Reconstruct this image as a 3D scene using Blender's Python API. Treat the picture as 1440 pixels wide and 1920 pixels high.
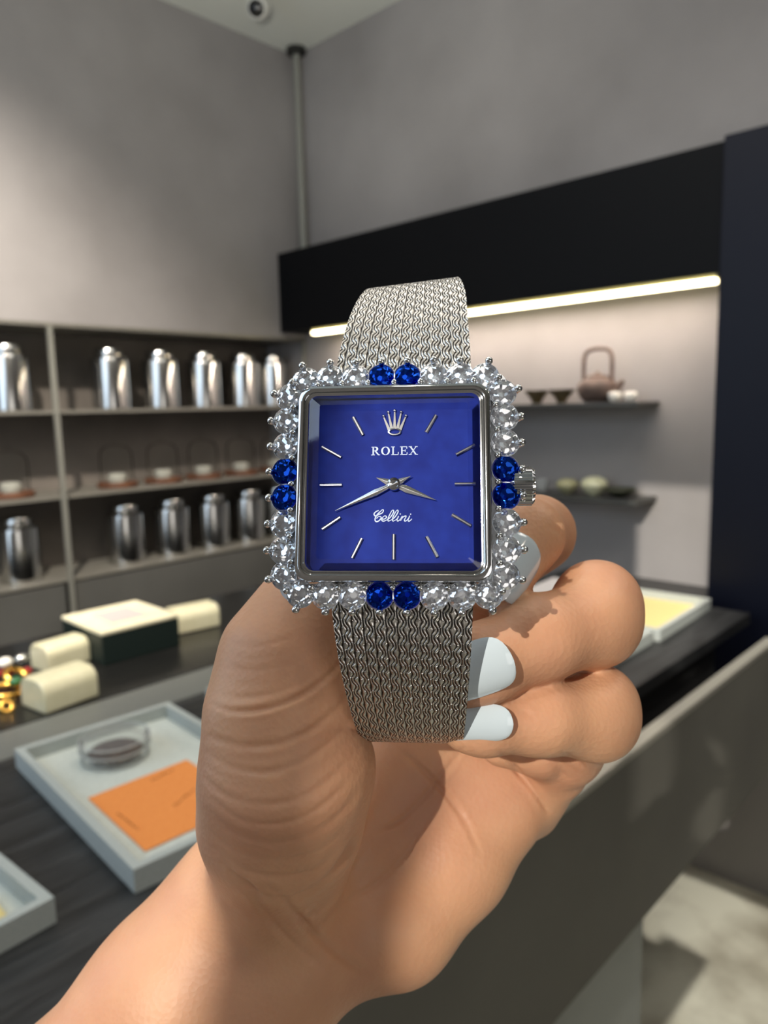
import bpy, bmesh, math, random
import numpy as np
from mathutils import Matrix, Vector
random.seed(7); rng = np.random.default_rng(7)
PI = math.pi
for o in list(bpy.data.objects): bpy.data.objects.remove(o)
S = bpy.context.scene
COL = S.collection
# ------------------------------------------------------------------ camera
F = 1390.0
H = 1.45
_up = np.array([-245, 9810, 1390.]); _up /= np.linalg.norm(_up)
_X = np.array([1334, 230, -1390.]); _X -= _X @ _up * _up; _X /= np.linalg.norm(_X)
_Y = np.cross(_up, _X)
RW = np.array([_X, _Y, _up])            # world = RW @ camera space
CP = np.array([0, 0, H])
cam = bpy.data.cameras.new('camera')
cam.sensor_fit = 'VERTICAL'; cam.sensor_height = 36; cam.lens = F / 1920 * 36
cam.clip_start = .01; cam.clip_end = 60
camo = bpy.data.objects.new('camera', cam); COL.objects.link(camo)
M4 = np.eye(4); M4[:3, :3] = RW; M4[:3, 3] = CP
CAMM = Matrix(M4.tolist()); camo.matrix_world = CAMM
S.camera = camo
cam.dof.use_dof = True; cam.dof.focus_distance = .133
cam.dof.aperture_fstop = cam.lens / 1000 / .00125       # a small pupil: soft room, sharp watch
# ------------------------------------------------------------------ light
S.view_settings.view_transform = 'Standard'; S.view_settings.look = 'None'
S.view_settings.exposure = 0.42; S.view_settings.gamma = 1; S.view_settings.use_curve_mapping = False
W = bpy.data.worlds.new('world'); S.world = W; W.use_nodes = True
nt = W.node_tree; nt.nodes.clear()
wo = nt.nodes.new('ShaderNodeOutputWorld'); wb = nt.nodes.new('ShaderNodeBackground')
wb.inputs[0].default_value = (.62, .8, 1, 1); wb.inputs[1].default_value = 1.6
nt.links.new(wb.outputs[0], wo.inputs[0])
SUN = Vector((.80, .25, -.42)).normalized()
sl = bpy.data.lights.new('sun', 'SUN'); sl.energy = 2.7; sl.angle = .010; sl.color = (1, .93, .82)
so = bpy.data.objects.new('sun', sl); COL.objects.link(so)
so.rotation_euler = (-SUN).to_track_quat('Z', 'Y').to_euler(); so.location = (-2, -1, 4)
def area(name, loc, target, sx, sy, power, color):
    l = bpy.data.lights.new(name, 'AREA'); l.shape = 'RECTANGLE'; l.size = sx; l.size_y = sy
    l.energy = power; l.color = color
    o = bpy.data.objects.new(name, l); COL.objects.link(o); o.location = loc
    o.rotation_euler = (Vector(loc) - Vector(target)).to_track_quat('Z', 'Y').to_euler()
    return o
area('added_daylight_fill', (-.85, 1.05, 1.7), (1.4, .7, 1.2), 1.9, 1.9, 21, (.68, .83, 1))  # added cool fill in place of daylight, before a solid wall, no window here
area('overhead_fill_light', (.9, .9, 2.86), (.9, .9, 0), 1.2, 1.2, 9, (1, .93, .84))  # added overhead fill to brighten the walls, no fixture modelled
def spot(name, loc, target, power, color, ang=80, blend=1.0):
    l = bpy.data.lights.new(name, 'SPOT'); l.energy = power; l.color = color; l.spot_size = math.radians(ang); l.spot_blend = blend; l.shadow_soft_size = .05
    o = bpy.data.objects.new(name, l); COL.objects.link(o); o.location = loc
    o.rotation_euler = (Vector(loc) - Vector(target)).to_track_quat('Z', 'Y').to_euler()
area('aisle_fill_light', (1.1, -.5, 2.88), (1.1, -.3, 0), 1.0, .5, 6, (1, .95, .88))  # added fill for the floor and front panel, no lamp hangs here
spot('assumed_wall_washer', (.1, 1.05, 2.85), (.55, 2.55, 1.15), 330, (1, .90, .78), 80)  # assumed ceiling spot for the left wall's brightness, no fixture modelled
spot('floor_fill_spot', (1.75, .0, 2.88), (1.80, .15, 0), 150, (1, .95, .86), 46)  # added spot, only brightens the aisle floor
spot('ceiling_fill', (.3, .6, 1.9), (1.35, 1.65, 2.92), 60, (1, .97, .88), 74)  # added fill in place of floor bounce on the ceiling, no real fixture
area('room_fill_light', (-.3, -1.7, 1.4), (.1, .1, 1.4), 1.2, 1.0, 4.5, (1, .95, .90))  # added fill from behind the camera, lifts the shaded thumb

# ------------------------------------------------------------------ helpers
def ray(px, py): return RW @ np.array([px - 720, 960 - py, -F]) / F
def atz(px, py, z): d = ray(px, py); return CP + d * (z - H) / d[2]
def atx(px, py, x): d = ray(px, py); return CP + d * x / d[0]
def aty(px, py, y): d = ray(px, py); return CP + d * y / d[1]

def lin(c):
    return tuple(((v / 12.92) if v <= .04045 else ((v + .055) / 1.055) ** 2.4) for v in c)
def mat(name, col, rough=.5, metal=0, **kw):
    m = bpy.data.materials.new(name); m.use_nodes = True
    b = m.node_tree.nodes['Principled BSDF']
    b.inputs['Base Color'].default_value = (*lin(col), 1)
    b.inputs['Roughness'].default_value = rough; b.inputs['Metallic'].default_value = metal
    for k, v in kw.items(): b.inputs[k.replace('_', ' ')].default_value = v
    return m
def noisy(name, c1, c2, scale=5, rough=.6, metal=0, bump=0, stretch=(1, 1, 1), detail=5, lo=.35, hi=.65, rough2=None, **kw):
    m = mat(name, c1, rough, metal, **kw); n = m.node_tree.nodes; L = m.node_tree.links
    b = n['Principled BSDF']
    tc = n.new('ShaderNodeTexCoord'); mp = n.new('ShaderNodeMapping'); mp.inputs['Scale'].default_value = stretch
    nz = n.new('ShaderNodeTexNoise'); nz.inputs['Scale'].default_value = scale; nz.inputs['Detail'].default_value = detail
    cr = n.new('ShaderNodeValToRGB'); cr.color_ramp.elements[0].position = lo; cr.color_ramp.elements[1].position = hi
    cr.color_ramp.elements[0].color = (*lin(c1), 1); cr.color_ramp.elements[1].color = (*lin(c2), 1)
    L.new(tc.outputs['Object'], mp.inputs[0]); L.new(mp.outputs[0], nz.inputs[0]); L.new(nz.outputs[0], cr.inputs[0])
    L.new(cr.outputs[0], b.inputs['Base Color'])
    if rough2 is not None:
        mr = n.new('ShaderNodeMapRange'); mr.inputs[3].default_value = rough; mr.inputs[4].default_value = rough2
        L.new(nz.outputs[0], mr.inputs[0]); L.new(mr.outputs[0], b.inputs['Roughness'])
    if bump:
        bp = n.new('ShaderNodeBump'); bp.inputs['Strength'].default_value = bump; bp.inputs['Distance'].default_value = .01
        L.new(nz.outputs[0], bp.inputs['Height']); L.new(bp.outputs[0], b.inputs['Normal'])
    return m
def emis(name, col, s):
    m = mat(name, (0, 0, 0)); b = m.node_tree.nodes['Principled BSDF']
    b.inputs['Emission Color'].default_value = (*lin(col), 1); b.inputs['Emission Strength'].default_value = s
    return m
def thin_glass(name, tint=(1, 1, 1), refl=.12, rough=.02, opacity=0, ocol=(.9, .9, .9)):
    """see-through pane: tinted transparency with a fresnel gloss"""
    m = bpy.data.materials.new(name); m.use_nodes = True; n = m.node_tree.nodes; L = m.node_tree.links; n.clear()
    out = n.new('ShaderNodeOutputMaterial'); tr = n.new('ShaderNodeBsdfTransparent'); gl = n.new('ShaderNodeBsdfGlossy')
    tr.inputs[0].default_value = (*tint, 1); gl.inputs['Roughness'].default_value = rough
    lw = n.new('ShaderNodeLayerWeight'); lw.inputs[0].default_value = refl; mx = n.new('ShaderNodeMixShader')
    L.new(lw.outputs['Fresnel'], mx.inputs[0]); L.new(tr.outputs[0], mx.inputs[1]); L.new(gl.outputs[0], mx.inputs[2])
    last = mx
    if opacity:
        df = n.new('ShaderNodeBsdfDiffuse'); df.inputs[0].default_value = (*lin(ocol), 1)
        m2 = n.new('ShaderNodeMixShader'); m2.inputs[0].default_value = opacity
        L.new(mx.outputs[0], m2.inputs[1]); L.new(df.outputs[0], m2.inputs[2]); last = m2
    L.new(last.outputs[0], out.inputs[0])
    return m

class MB:
    def __init__(s): s.v = []; s.f = []; s.uv = None
    def add(s, vs, fs):
        b = len(s.v); s.v += [tuple(map(float, v)) for v in vs]; s.f += [tuple(i + b for i in f) for f in fs]; return s
    def box(s, x0, x1, y0, y1, z0, z1):
        return s.add([(x0,y0,z0),(x1,y0,z0),(x1,y1,z0),(x0,y1,z0),(x0,y0,z1),(x1,y0,z1),(x1,y1,z1),(x0,y1,z1)],
                     [(3,2,1,0),(4,5,6,7),(0,1,5,4),(1,2,6,5),(2,3,7,6),(3,0,4,7)])
    def loft(s, rings, cap0=True, cap1=True, closed=False):
        n = len(rings[0]); vs = [p for r in rings for p in r]; fs = []
        m = len(rings)
        for i in range(m if closed else m - 1):
            j = (i + 1) % m
            for k in range(n):
                k2 = (k + 1) % n; fs.append((i*n+k, i*n+k2, j*n+k2, j*n+k))
        if not closed:
            if cap0: fs.append(tuple(range(n - 1, -1, -1)))
            if cap1: fs.append(tuple((m-1)*n + k for k in range(n)))
        return s.add(vs, fs)
    def lathe(s, prof, c=(0, 0, 0), n=40, axis='z', cap=True):
        rings = []
        for r, z in prof:
            ring = []
            for k in range(n):
                a = 2*PI*k/n; p = (r*math.cos(a), r*math.sin(a), z)
                if axis == 'x': p = (p[2], p[0], p[1])
                ring.append((p[0]+c[0], p[1]+c[1], p[2]+c[2]))
            rings.append(ring)
        return s.loft(rings, cap, cap)
    def tube(s, pts, r, n=10, rs=None, closed=False):
        pts = [Vector(p) for p in pts]; rings = []; up = None
        for i, p in enumerate(pts):
            if closed: t = pts[(i+1) % len(pts)] - pts[i-1]
            else: t = pts[min(i+1, len(pts)-1)] - pts[max(i-1, 0)]
            t.normalize()
            if up is None: up = t.orthogonal().normalized()
            up = (up - t*up.dot(t)).normalized(); sd = t.cross(up)
            rr = rs[i] if rs else r
            rings.append([p + up*math.cos(2*PI*k/n)*rr + sd*math.sin(2*PI*k/n)*rr for k in range(n)])
        return s.loft(rings, closed=closed)
    def ball(s, c, r, n=12, m=7, sc=(1, 1, 1)):
        prof = [(max(1e-6, math.sin(PI*i/m))*1, -math.cos(PI*i/m)) for i in range(m+1)]
        rings = [[(c[0]+r*a*math.cos(2*PI*k/n)*sc[0], c[1]+r*a*math.sin(2*PI*k/n)*sc[1], c[2]+r*z*sc[2]) for k in range(n)] for a, z in prof]
        return s.loft(rings)
    def build(s, name, m, parent=None, smooth=None, scale=1, bevel=0, seg=2, sub=0):
        me = bpy.data.meshes.new(name)
        me.from_pydata([(x*scale, y*scale, z*scale) for x, y, z in s.v], [], s.f); me.update()
        bm = bmesh.new(); bm.from_mesh(me); bmesh.ops.remove_doubles(bm, verts=bm.verts, dist=1e-7)
        bmesh.ops.recalc_face_normals(bm, faces=bm.faces)
        if bevel: bmesh.ops.bevel(bm, geom=list(bm.edges), offset=bevel, segments=seg, affect='EDGES', profile=.6, clamp_overlap=True)
        bm.to_mesh(me); bm.free()
        if smooth is not None:
            me.polygons.foreach_set('use_smooth', [True]*len(me.polygons)); me.set_sharp_from_angle(angle=math.radians(smooth))
        me.materials.append(m)
        o = bpy.data.objects.new(name, me); COL.objects.link(o)
        if parent is not None: o.parent = parent
        if sub:
            md = o.modifiers.new('sub', 'SUBSURF'); md.levels = sub; md.render_levels = sub
        return o
def rrect(hw, hh, r, z, n=8, cx=0, cy=0):
    pts = []
    for (sx, sy, a0) in ((1,1,0),(-1,1,PI/2),(-1,-1,PI),(1,-1,1.5*PI)):
        for i in range(n+1):
            a = a0 + PI/2*i/n
            pts.append((cx+sx*(hw-r)+r*math.cos(a), cy+sy*(hh-r)+r*math.sin(a), z))
    return pts
def tag(o, label, cat, group=None):
    o['label'] = label; o['category'] = cat
    if group: o['group'] = group
    return o
def empty(name, loc, label, cat, group=None, rz=0):
    o = bpy.data.objects.new(name, None); COL.objects.link(o); o.location = loc; o.rotation_euler = (0, 0, rz)
    o.empty_display_size = .02
    return tag(o, label, cat, group)
def struct(o): o['kind'] = 'structure'; return o
def dup(root, loc, label, rz=None):
    r = root.copy(); COL.objects.link(r); r.location = loc; r['label'] = label
    if rz is not None: r.rotation_euler = (0, 0, rz)
    for ch in list(root.children):
        c = ch.copy(); COL.objects.link(c); c.parent = r
        for g in list(ch.children):
            d = g.copy(); COL.objects.link(d); d.parent = c
    return r
# ------------------------------------------------------------------ materials
M_conc = noisy('concrete_plaster', (.53,.515,.51), (.59,.575,.57), 2.2, .75, bump=.25, detail=9)
M_ceil = mat('ceiling_paint', (.86,.87,.84), .8)
M_floor = noisy('stone_floor', (.60,.57,.50), (.88,.87,.80), 3.4, .32, detail=9, lo=.36, hi=.6, rough2=.5)
M_black = mat('black_panel', (.035,.04,.055), .6, Specular_IOR_Level=.15)
M_dark = noisy('shelf_lining', (.34,.32,.30), (.41,.385,.36), 4, .6, detail=6)
M_frame = mat('shelf_metal', (.58,.58,.55), .38, .55)
M_shelf = mat('shelf_plate', (.50,.49,.46), .4, .4)
M_wood = noisy('black_ash_wood', (.08,.085,.09), (.19,.195,.20), 5, .48, stretch=(1.2, 9, 1), bump=.5, detail=8, lo=.38, hi=.68)
M_gloss = noisy('rear_worktop_black', (.07,.07,.07), (.11,.11,.105), 8, .3, stretch=(1, 6, 1))
M_strip = mat('grey_metal_strip', (.47,.48,.465), .42, .35)
M_panel = noisy('bronze_front_panel', (.33,.325,.305), (.37,.365,.34), 3, .68, metal=.25)
M_rail = mat('panel_rail_edge', (.62,.61,.57), .4, .4)
M_base = noisy('grey_base_panel', (.47,.49,.485), (.52,.54,.53), 2, .55)
M_void = mat('shadow_gap_black', (.03,.03,.035), .6)
M_steel = mat('polished_steel', (.80,.80,.79), .16, 1)
M_led = emis('led_diffuser', (1, .93, .74), 9)
M_down = emis('downlight_lens', (1, .95, .86), 42)
M_tray = noisy('grey_felt_tray', (.64,.665,.65), (.69,.71,.695), 300, .85)
M_trayin = noisy('tray_lining', (.76,.78,.75), (.80,.82,.79), 200, .9)
M_cream = noisy('cream_leatherette', (.80,.78,.65), (.83,.81,.69), 60, .38, Coat_Weight=.25)
M_green = mat('dark_green_card', (.03,.10,.085), .55)
M_lidtop = noisy('cream_lid_paper', (.84,.81,.69), (.87,.84,.73), 30, .6)
M_text = mat('faded_print', (.72,.69,.68), .6)
M_orange = noisy('orange_card', (.91,.55,.26), (.93,.58,.29), 150, .7)
M_ink = mat('brown_ink', (.62,.36,.16), .8)
M_glass = thin_glass('clear_glass', (.985,.99,.985), .06)
M_plast = thin_glass('clear_plastic', (.97,.98,.97), .12, .12, .12)
M_cork = noisy('brown_wood_disc', (.27,.16,.10), (.40,.25,.16), 12, .55, stretch=(1, 6, 1))
M_clay = noisy('brown_clay', (.30,.245,.22), (.39,.32,.285), 25, .7, bump=.3)
M_cup = noisy('glazed_cup', (.22,.19,.12), (.40,.33,.19), 20, .35)
M_white = mat('white_porcelain', (.93,.92,.88), .25, Coat_Weight=.5)
M_bowl = mat('cream_glazed_bowl', (.90,.89,.74), .3, Coat_Weight=.4)
M_tea = noisy('dark_tea_leaves', (.15,.10,.08), (.33,.24,.18), 160, .8, bump=1.0)
M_gold = mat('yellow_gold', (.95,.74,.36), .22, 1)
M_ruby = mat('red_enamel', (.60,.06,.08), .2, Coat_Weight=.6)
M_emer = mat('green_enamel', (.10,.38,.20), .2, Coat_Weight=.6)
M_pad = mat('yellow_paper', (.84,.77,.52), .7)
M_wpl = mat('white_plastic', (.88,.88,.86), .4)
M_blk = mat('black_plastic', (.04,.04,.045), .2)
# ------------------------------------------------------------------ room
ZC = 2.92; XR = 2.2; YL = 2.55
def sbox(name, m, *b, **k): return struct(MB().box(*b).build(name, m, **k))
sbox('floor', M_floor, -1.0, 3.6, -2.6, 2.9, -.1, 0)
sbox('ceiling', M_ceil, -1.0, 2.4, -2.6, 2.9, ZC, ZC+.1)
sbox('wall_right', M_conc, XR, XR+.12, -2.6, 2.9, 0, ZC)
sbox('wall_left', M_conc, -1.0, XR, YL, YL+.35, 1.757, ZC)
sbox('wall_rear', M_conc, -1.0, XR, -2.6, -2.5, 0, ZC)
sbox('baseboard_right', mat('baseboard_grey', (.25,.25,.26), .5), XR-.02, XR, -2.5, .5, 0, .07)
# unseen front wall added to mask the sun, its openings and post invented
wf = MB(); XW = -.9
# slit for sun on the hand, post shading the thumb, slot for the niche
YA, YP0, YP1, YB = -.266, -.2125, -.184, -.13; ZA, ZB, TA, TB = 1.795, 2.02, 2.15, 2.83
def wb_(a, b, c, d): wf.box(XW-.02, XW, a, b, c, d)
wb_(-2.6, YA, 0, ZC); wb_(YA, .035, 0, ZA); wb_(YB, .035, ZA, TA); wb_(YP0, YP1, ZA, ZB); wb_(YA, YB, ZB, TA)
wb_(YA, -.19, TA, TB); wb_(YA, .035, TB, ZC); wb_(.035, 2.9, 0, ZC)
POSTS = []
struct(wf.build('wall_front_sun_mask', M_conc))
# ------------------------------------------------------------------ wall shelving (left wall)
su = empty('shelf_unit', (1.1, YL, 0), 'grey built-in shelving of thin metal shelves and dark back recessed in left wall', 'shelves')
def part(mb, name, m, root, **k):
    """mesh given in world coordinates, linked under root"""
    c = Vector(root.location); mb.v = [tuple(Vector(v) - c) for v in mb.v]
    return mb.build(name, m, root, **k)
part(MB().box(-.95, XR-.005, YL+.27, YL+.29, .0, 1.757), 'back_panel', M_dark, su)
part(MB().box(-.95, XR-.005, YL+.0, YL+.27, 1.745, 1.757), 'top_panel', M_shelf, su)
SH = (1.462, 1.170, .878)
for z in SH: part(MB().box(-.95, XR-.02, YL+.013, YL+.268, z-.008, z+.004), 'shelf', M_shelf, su, bevel=.002)
for x in (-.12, 1.078, 2.188): part(MB().box(x-.008, x+.008, YL-.006, YL+.012, .0, 1.744), 'upright', M_frame, su, bevel=.002)
for a, b in ((-.94, -.135), (-.105, 1.062), (1.094, 2.16)):
    part(MB().box(a, b, YL+.015, YL+.035, .08, .862), 'cabinet_door', noisy('cabinet_front', (.27,.27,.26), (.31,.31,.30), 3, .5), su, bevel=.002)
# canisters
def canister(z, x, label):
    r = empty('canister', (x, YL+.125, z), label, 'canister', 'steel canisters on the left wall shelves')
    MB().lathe([(.066,0),(.070,.003),(.070,.176),(.068,.186),(.052,.194),(.048,.196)], n=48).build('body', M_steel, r, smooth=35)
    MB().lathe([(.049,.192),(.052,.196),(.052,.216),(.049,.222),(.014,.225)], n=48).build('lid', M_steel, r, smooth=35)
    return r
zt = SH[0]+.005; zb = SH[2]+.005
c0 = canister(zt, 1.340, 'polished steel canister on the top shelf, first right of the divider post')
for px, lab in ((15, 'polished steel canister on the top shelf left of the divider, cut by the frame edge'),
                (300, 'polished steel canister on the top shelf, second right of the divider post'),
                (381, 'polished steel canister on the top shelf, middle one of five'),
                (455, 'polished steel canister on the top shelf, last before the one behind the gems'),
                (519, 'polished steel canister on the top shelf partly hidden behind the watch gems')):
    dup(c0, (min(2.105, aty(px, 700, YL+.125)[0]), YL+.125, zt), lab)
for px, lab in ((32, 'steel canister on the bottom shelf left of the divider post'),
                (235, 'dark-reflecting steel canister on the bottom shelf, first right of the divider post'),
                (323, 'dark-reflecting steel canister on the bottom shelf, second right of the divider post'),
                (400, 'dark-reflecting steel canister on the bottom shelf, third right of the divider post'),
                (468, 'dark-reflecting steel canister on the bottom shelf, fourth right of the divider post'),
                (524, 'steel canister on the bottom shelf mostly hidden behind the watch')):
    dup(c0, (min(2.105, aty(px, 1000, YL+.125)[0]), YL+.125, zb), lab)
def dome(x, label):
    r = empty('glass_cloche', (x, YL+.12, SH[1]+.005), label, 'display dome', 'glass domes on the middle shelf')
    MB().lathe([(.070,0),(.074,.003),(.074,.014),(.070,.018)], n=40).build('wooden_base', M_cork, r, smooth=35)
    MB().lathe([(.060,.0185),(.060,.115),(.056,.135),(.044,.150),(.022,.159),(.002,.161)], n=40, cap=False).build('glass_cover', M_glass, r, smooth=60)
    MB().ball((0, 0, .171), .010).build('knob', M_glass, r, smooth=60)
    MB().lathe([(.032,.0185),(.034,.024),(.034,.042),(.028,.05)], n=24).build('pale_sample', mat('pale_tea_cake', (.56,.56,.53), .8), r, smooth=35)
    return r
d0 = dome(aty(218, 870, YL+.12)[0], 'glass dome on brown wooden base, first right of the divider post')
for px, lab in ((16, 'glass dome on brown wooden base left of the divider, cut by the frame edge'),
                (305, 'glass dome on brown wooden base, second right of the divider post'),
                (381, 'glass dome on brown wooden base, third right of the divider post'),
                (452, 'glass dome on brown wooden base, fourth right of the divider post'),
                (517, 'glass dome on brown wooden base beside the sapphires of the watch')):
    dup(d0, (aty(px, 870, YL+.12)[0], YL+.12, SH[1]+.005), lab)
# assumed round ceiling downlights, all out of view (the ones over the room behind the photographer show in the polished metal)
for i, (x, y, lab) in enumerate(((.55, .25, 'assumed round ceiling downlight nearest the shop front'), (1.25, -.35, 'assumed round ceiling downlight over the aisle'), (-.35, -.2, 'assumed round ceiling downlight just inside the shop front'),
                            (.2, -1.1, 'assumed round ceiling downlight at the rear of the room'), (-.3, .75, 'assumed round ceiling downlight over the counter end'), (.9, -1.5, 'assumed round ceiling downlight by the rear wall'))):
    r = empty('assumed_downlight', (x, y, ZC-.0005), lab, 'lamp', 'assumed recessed ceiling downlights')
    MB().lathe([(.062, 0), (.062, -.006), (.050, -.008), (.049, 0)], n=28, cap=False).build('ring', M_wpl, r, smooth=40)
    MB().lathe([(.048, -.003), (.001, -.0031)], n=28).build('lens', M_down, r)
# ------------------------------------------------------------------ black cladding, light strip, niche
cl = empty('wall_cladding', (2.13, 1.6, 2.0), 'matte black overhead panel and side column framing the lit niche', 'wall panel')
part(MB().box(2.06, XR, .735, YL, 1.775, 2.10), 'overhead_panel', M_black, cl, bevel=.002)
part(MB().box(2.052, XR, -.6, .733, .66, 2.11), 'side_column', mat('column_navy_black', (.025,.04,.11), .5, Specular_IOR_Level=.25), cl, bevel=.002)
ls = empty('light_strip', (2.08, 1.55, 1.77), 'glowing warm linear lamp under the black overhead panel', 'lamp')
part(MB().box(2.068, 2.096, .745, 2.36, 1.764, 1.7745), 'housing', mat('lamp_housing', (.75,.72,.5), .4), ls)
part(MB().box(2.062, 2.090, .748, 2.352, 1.752, 1.7638), 'diffuser', M_led, ls, bevel=.003)
ll = area('light_strip_light', (2.085, 1.55, 1.748), (2.16, 1.55, 1.2), 1.55, .02, 4.4, (1, .84, .78))
ll.rotation_euler = (0, math.radians(12), math.radians(90)); ll.rotation_euler = Matrix(((0,-1,0),(1,0,0),(0,0,1))).to_euler()
def nshelf(z, label):
    r = empty('wall_shelf', (XR, 1.6, z), label, 'shelf', None)
    part(MB().box(2.05, XR, .945, 2.25, z-.014, z), 'shelf_board', mat('dark_shelf', (.30,.30,.29), .4, .3), r, bevel=.002)
    return r
NA, NB = 1.447, 1.160
nshelf(NA, 'upper thin dark shelf in the lit niche, carrying the teapot')
nshelf(NB, 'lower thin dark shelf in the lit niche, carrying the cream bowls')
tp = empty('teapot', (2.13, 1.112, NA+.001), 'brown clay teapot with tall overhead handle on the upper niche shelf', 'teapot')
MB().lathe([(.034,0),(.040,.002),(.054,.018),(.062,.038),(.060,.052),(.050,.066),(.034,.074),(.030,.075)], n=40).build('body', M_clay, tp, smooth=50)
MB().lathe([(.030,.0752),(.031,.079),(.020,.084),(.007,.086),(.006,.092),(.001,.095)], n=30).build('lid', M_clay, tp, smooth=50)
MB().tube([(0,-.055,.035),(0,-.072,.046),(0,-.083,.064)], .009, 12, rs=[.013,.010,.006]).build('spout', M_clay, tp, smooth=60)
pts = [(0,-.046,.064),(0,-.047,.10),(0,-.046,.135),(0,-.040,.152),(0,-.026,.160),(0,0,.163),(0,.026,.160),(0,.040,.152),(0,.046,.135),(0,.047,.10),(0,.046,.064)]
MB().tube(pts, .0065, 10).build('handle', M_clay, tp, smooth=60)
def lath(name, prof, m, loc, label, cat, group=None, rot=0):
    o = MB().lathe(prof, n=32).build(name, m, smooth=45); o.location = loc; return tag(o, label, cat, group)
cupp = [(.014,0),(.016,.004),(.020,.014),(.044,.043),(.042,.043),(.018,.017),(.002,.014)]
g = 'conical tea cups beside the teapot'
lath('tea_cup', cupp, M_cup, (2.13, 1.327, NA+.001), 'dark conical tea cup farther from the teapot on the upper niche shelf', 'cup', g)
lath('tea_cup', cupp, M_cup, (2.13, 1.236, NA+.001), 'dark conical tea cup next to the teapot on the upper niche shelf', 'cup', g)
wcup = [(.009,0),(.013,.003),(.019,.012),(.020,.022),(.016,.029),(.002,.031)]
g = 'small white cups at the end of the upper niche shelf'
lath('white_cup', wcup, M_white, (2.11, 1.045, NA+.001), 'small white porcelain cup nearest the teapot', 'cup', g)
lath('white_cup', wcup, M_white, (2.13, 1.004, NA+.001), 'small white porcelain cup at the shelf end, farther from the teapot', 'cup', g)
bowl = [(.016,0),(.018,.003),(.034,.014),(.042,.032),(.036,.047),(.018,.056),(.001,.058)]
g = 'rounded cream vessels on the lower niche shelf'
lath('lidded_bowl', bowl, M_bowl, (2.13, 1.118, NB+.001), 'larger round cream lidded bowl on the lower niche shelf', 'bowl', g)
lath('lidded_bowl', [(r*.85, z*.8) for r, z in bowl], mat('olive_cream_glaze', (.72,.70,.54), .35), (2.135, 1.215, NB+.001), 'smaller duller cream bowl left of the round one', 'bowl', g)
lath('dark_dish', [(.015,0),(.02,.003),(.05,.02),(.048,.024),(.02,.01),(.002,.009)], mat('dark_green_glaze', (.24,.25,.17), .4), (2.135, 1.035, NB+.001), 'shallow dark dish right of the cream bowl on the lower niche shelf', 'dish')
lath('glass_cup', [(.018,0),(.02,.003),(.026,.04),(.024,.04),(.018,.005),(.001,.004)], M_plast, (2.13, 1.31, NB+.001), 'small clear glass cup at the left of the lower niche shelf', 'cup')
# corner pole, security camera
pole = empty('corner_pole', (2.165, 2.50, 2.5), 'thin grey vertical pipe in the room corner up to the ceiling', 'pipe')
MB().lathe([(.015, -.398), (.015, .41)], n=20).build('pipe', mat('pipe_grey', (.52,.52,.49), .6), pole, smooth=40)
MB().lathe([(.030, .395), (.040, .400), (.040, .419)], n=28).build('ceiling_flange', mat('flange_black', (.12,.12,.11), .5), pole, smooth=40)
p = atz(487, 18, 2.84)
sc_ = empty('security_camera', (p[0], p[1], ZC-.001), 'white ceiling security camera with a black lens', 'camera')
MB().lathe([(.035,0),(.035,-.02),(.018,-.025),(.018,-.05)], n=28).build('mount', M_wpl, sc_, smooth=40)
d = Vector((-.75, -.55, -.45)).normalized()
hb = MB().lathe([(.020,-.045),(.032,-.038),(.034,.01),(.033,.045),(.028,.05)], n=32).build('housing', M_wpl, sc_, smooth=40)
hl = MB().lathe([(.0275,.0502),(.026,.058),(.014,.064),(.001,.066)], n=32).build('lens', M_blk, sc_, smooth=40)
for o in (hb, hl): o.location = (0, 0, -.075); o.rotation_euler = d.to_track_quat('Z', 'Y').to_euler()
# ------------------------------------------------------------------ counter
ct = empty('display_counter', (.8, .6, 0), 'long dark display counter with black ash top, metal strip and overhanging front panel', 'counter')
part(MB().box(-.7, 1.99, .60, 1.235, .872, .90), 'wooden_top', M_wood, ct, bevel=.002)
part(MB().box(-.7, 2.03, 1.237, 1.355, .872, .899), 'metal_strip', M_strip, ct, bevel=.001)
part(MB().box(-.7, 2.198, 1.357, 1.875, .872, .900), 'rear_worktop', M_gloss, ct, bevel=.002)
part(MB().box(1.992, 2.198, .735, 1.235, .872, .90), 'end_worktop', M_gloss, ct, bevel=.001)
part(MB().box(-.7, 1.80, .62, 1.86, .575, .87), 'cabinet_body', M_void, ct)
part(MB().box(-.7, 1.815, .49, .512, .572, .885), 'front_panel', M_panel, ct, bevel=.001)
part(MB().box(-.7, 1.816, .489, .5125, .8855, .897), 'top_rail', M_rail, ct, bevel=.001)
part(MB().box(-.7, 1.79, .513, .619, .575, .60), 'panel_floor', M_void, ct)
part(MB().box(-.7, 1.235, .535, 1.86, .0, .5745), 'base', M_base, ct, bevel=.002)
ZT = .9005
# trays
def tray(corner, ang, L, Wd, hh, label, rim=.012, lining=M_trayin, group='felt trays on the counter'):
    r = empty('tray', (corner[0], corner[1], ZT), label, 'tray', group, ang)
    MB().box(0, L, 0, rim, 0, hh).box(0, L, Wd-rim, Wd, 0, hh).box(0, rim, rim, Wd-rim, 0, hh).box(L-rim, L, rim, Wd-rim, 0, hh).build('rim', M_tray, r)
    MB().box(rim, L-rim, rim, Wd-rim, 0.0005, .008).build('lining', lining, r)
    return r
P0 = atz(250, 1632, .93); P1 = atz(27, 1405, .93); P2 = atz(300, 1322, .93)
ax = Vector((P2-P1)[:2]); ay = Vector((P0-P1)[:2])
ang = math.atan2(ax.y, ax.x)
LT = .30; WT = ay.length
perp = Vector((math.sin(ang), -math.cos(ang)))
org = Vector(P0[:2])
ang1 = math.atan2(-ay.x * 1.0, ay.y * 1.0) if False else math.atan2(ay.x*-1, ay.y) 
a_y = math.atan2((P1-P0)[1], (P1-P0)[0]) - PI/2
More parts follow.
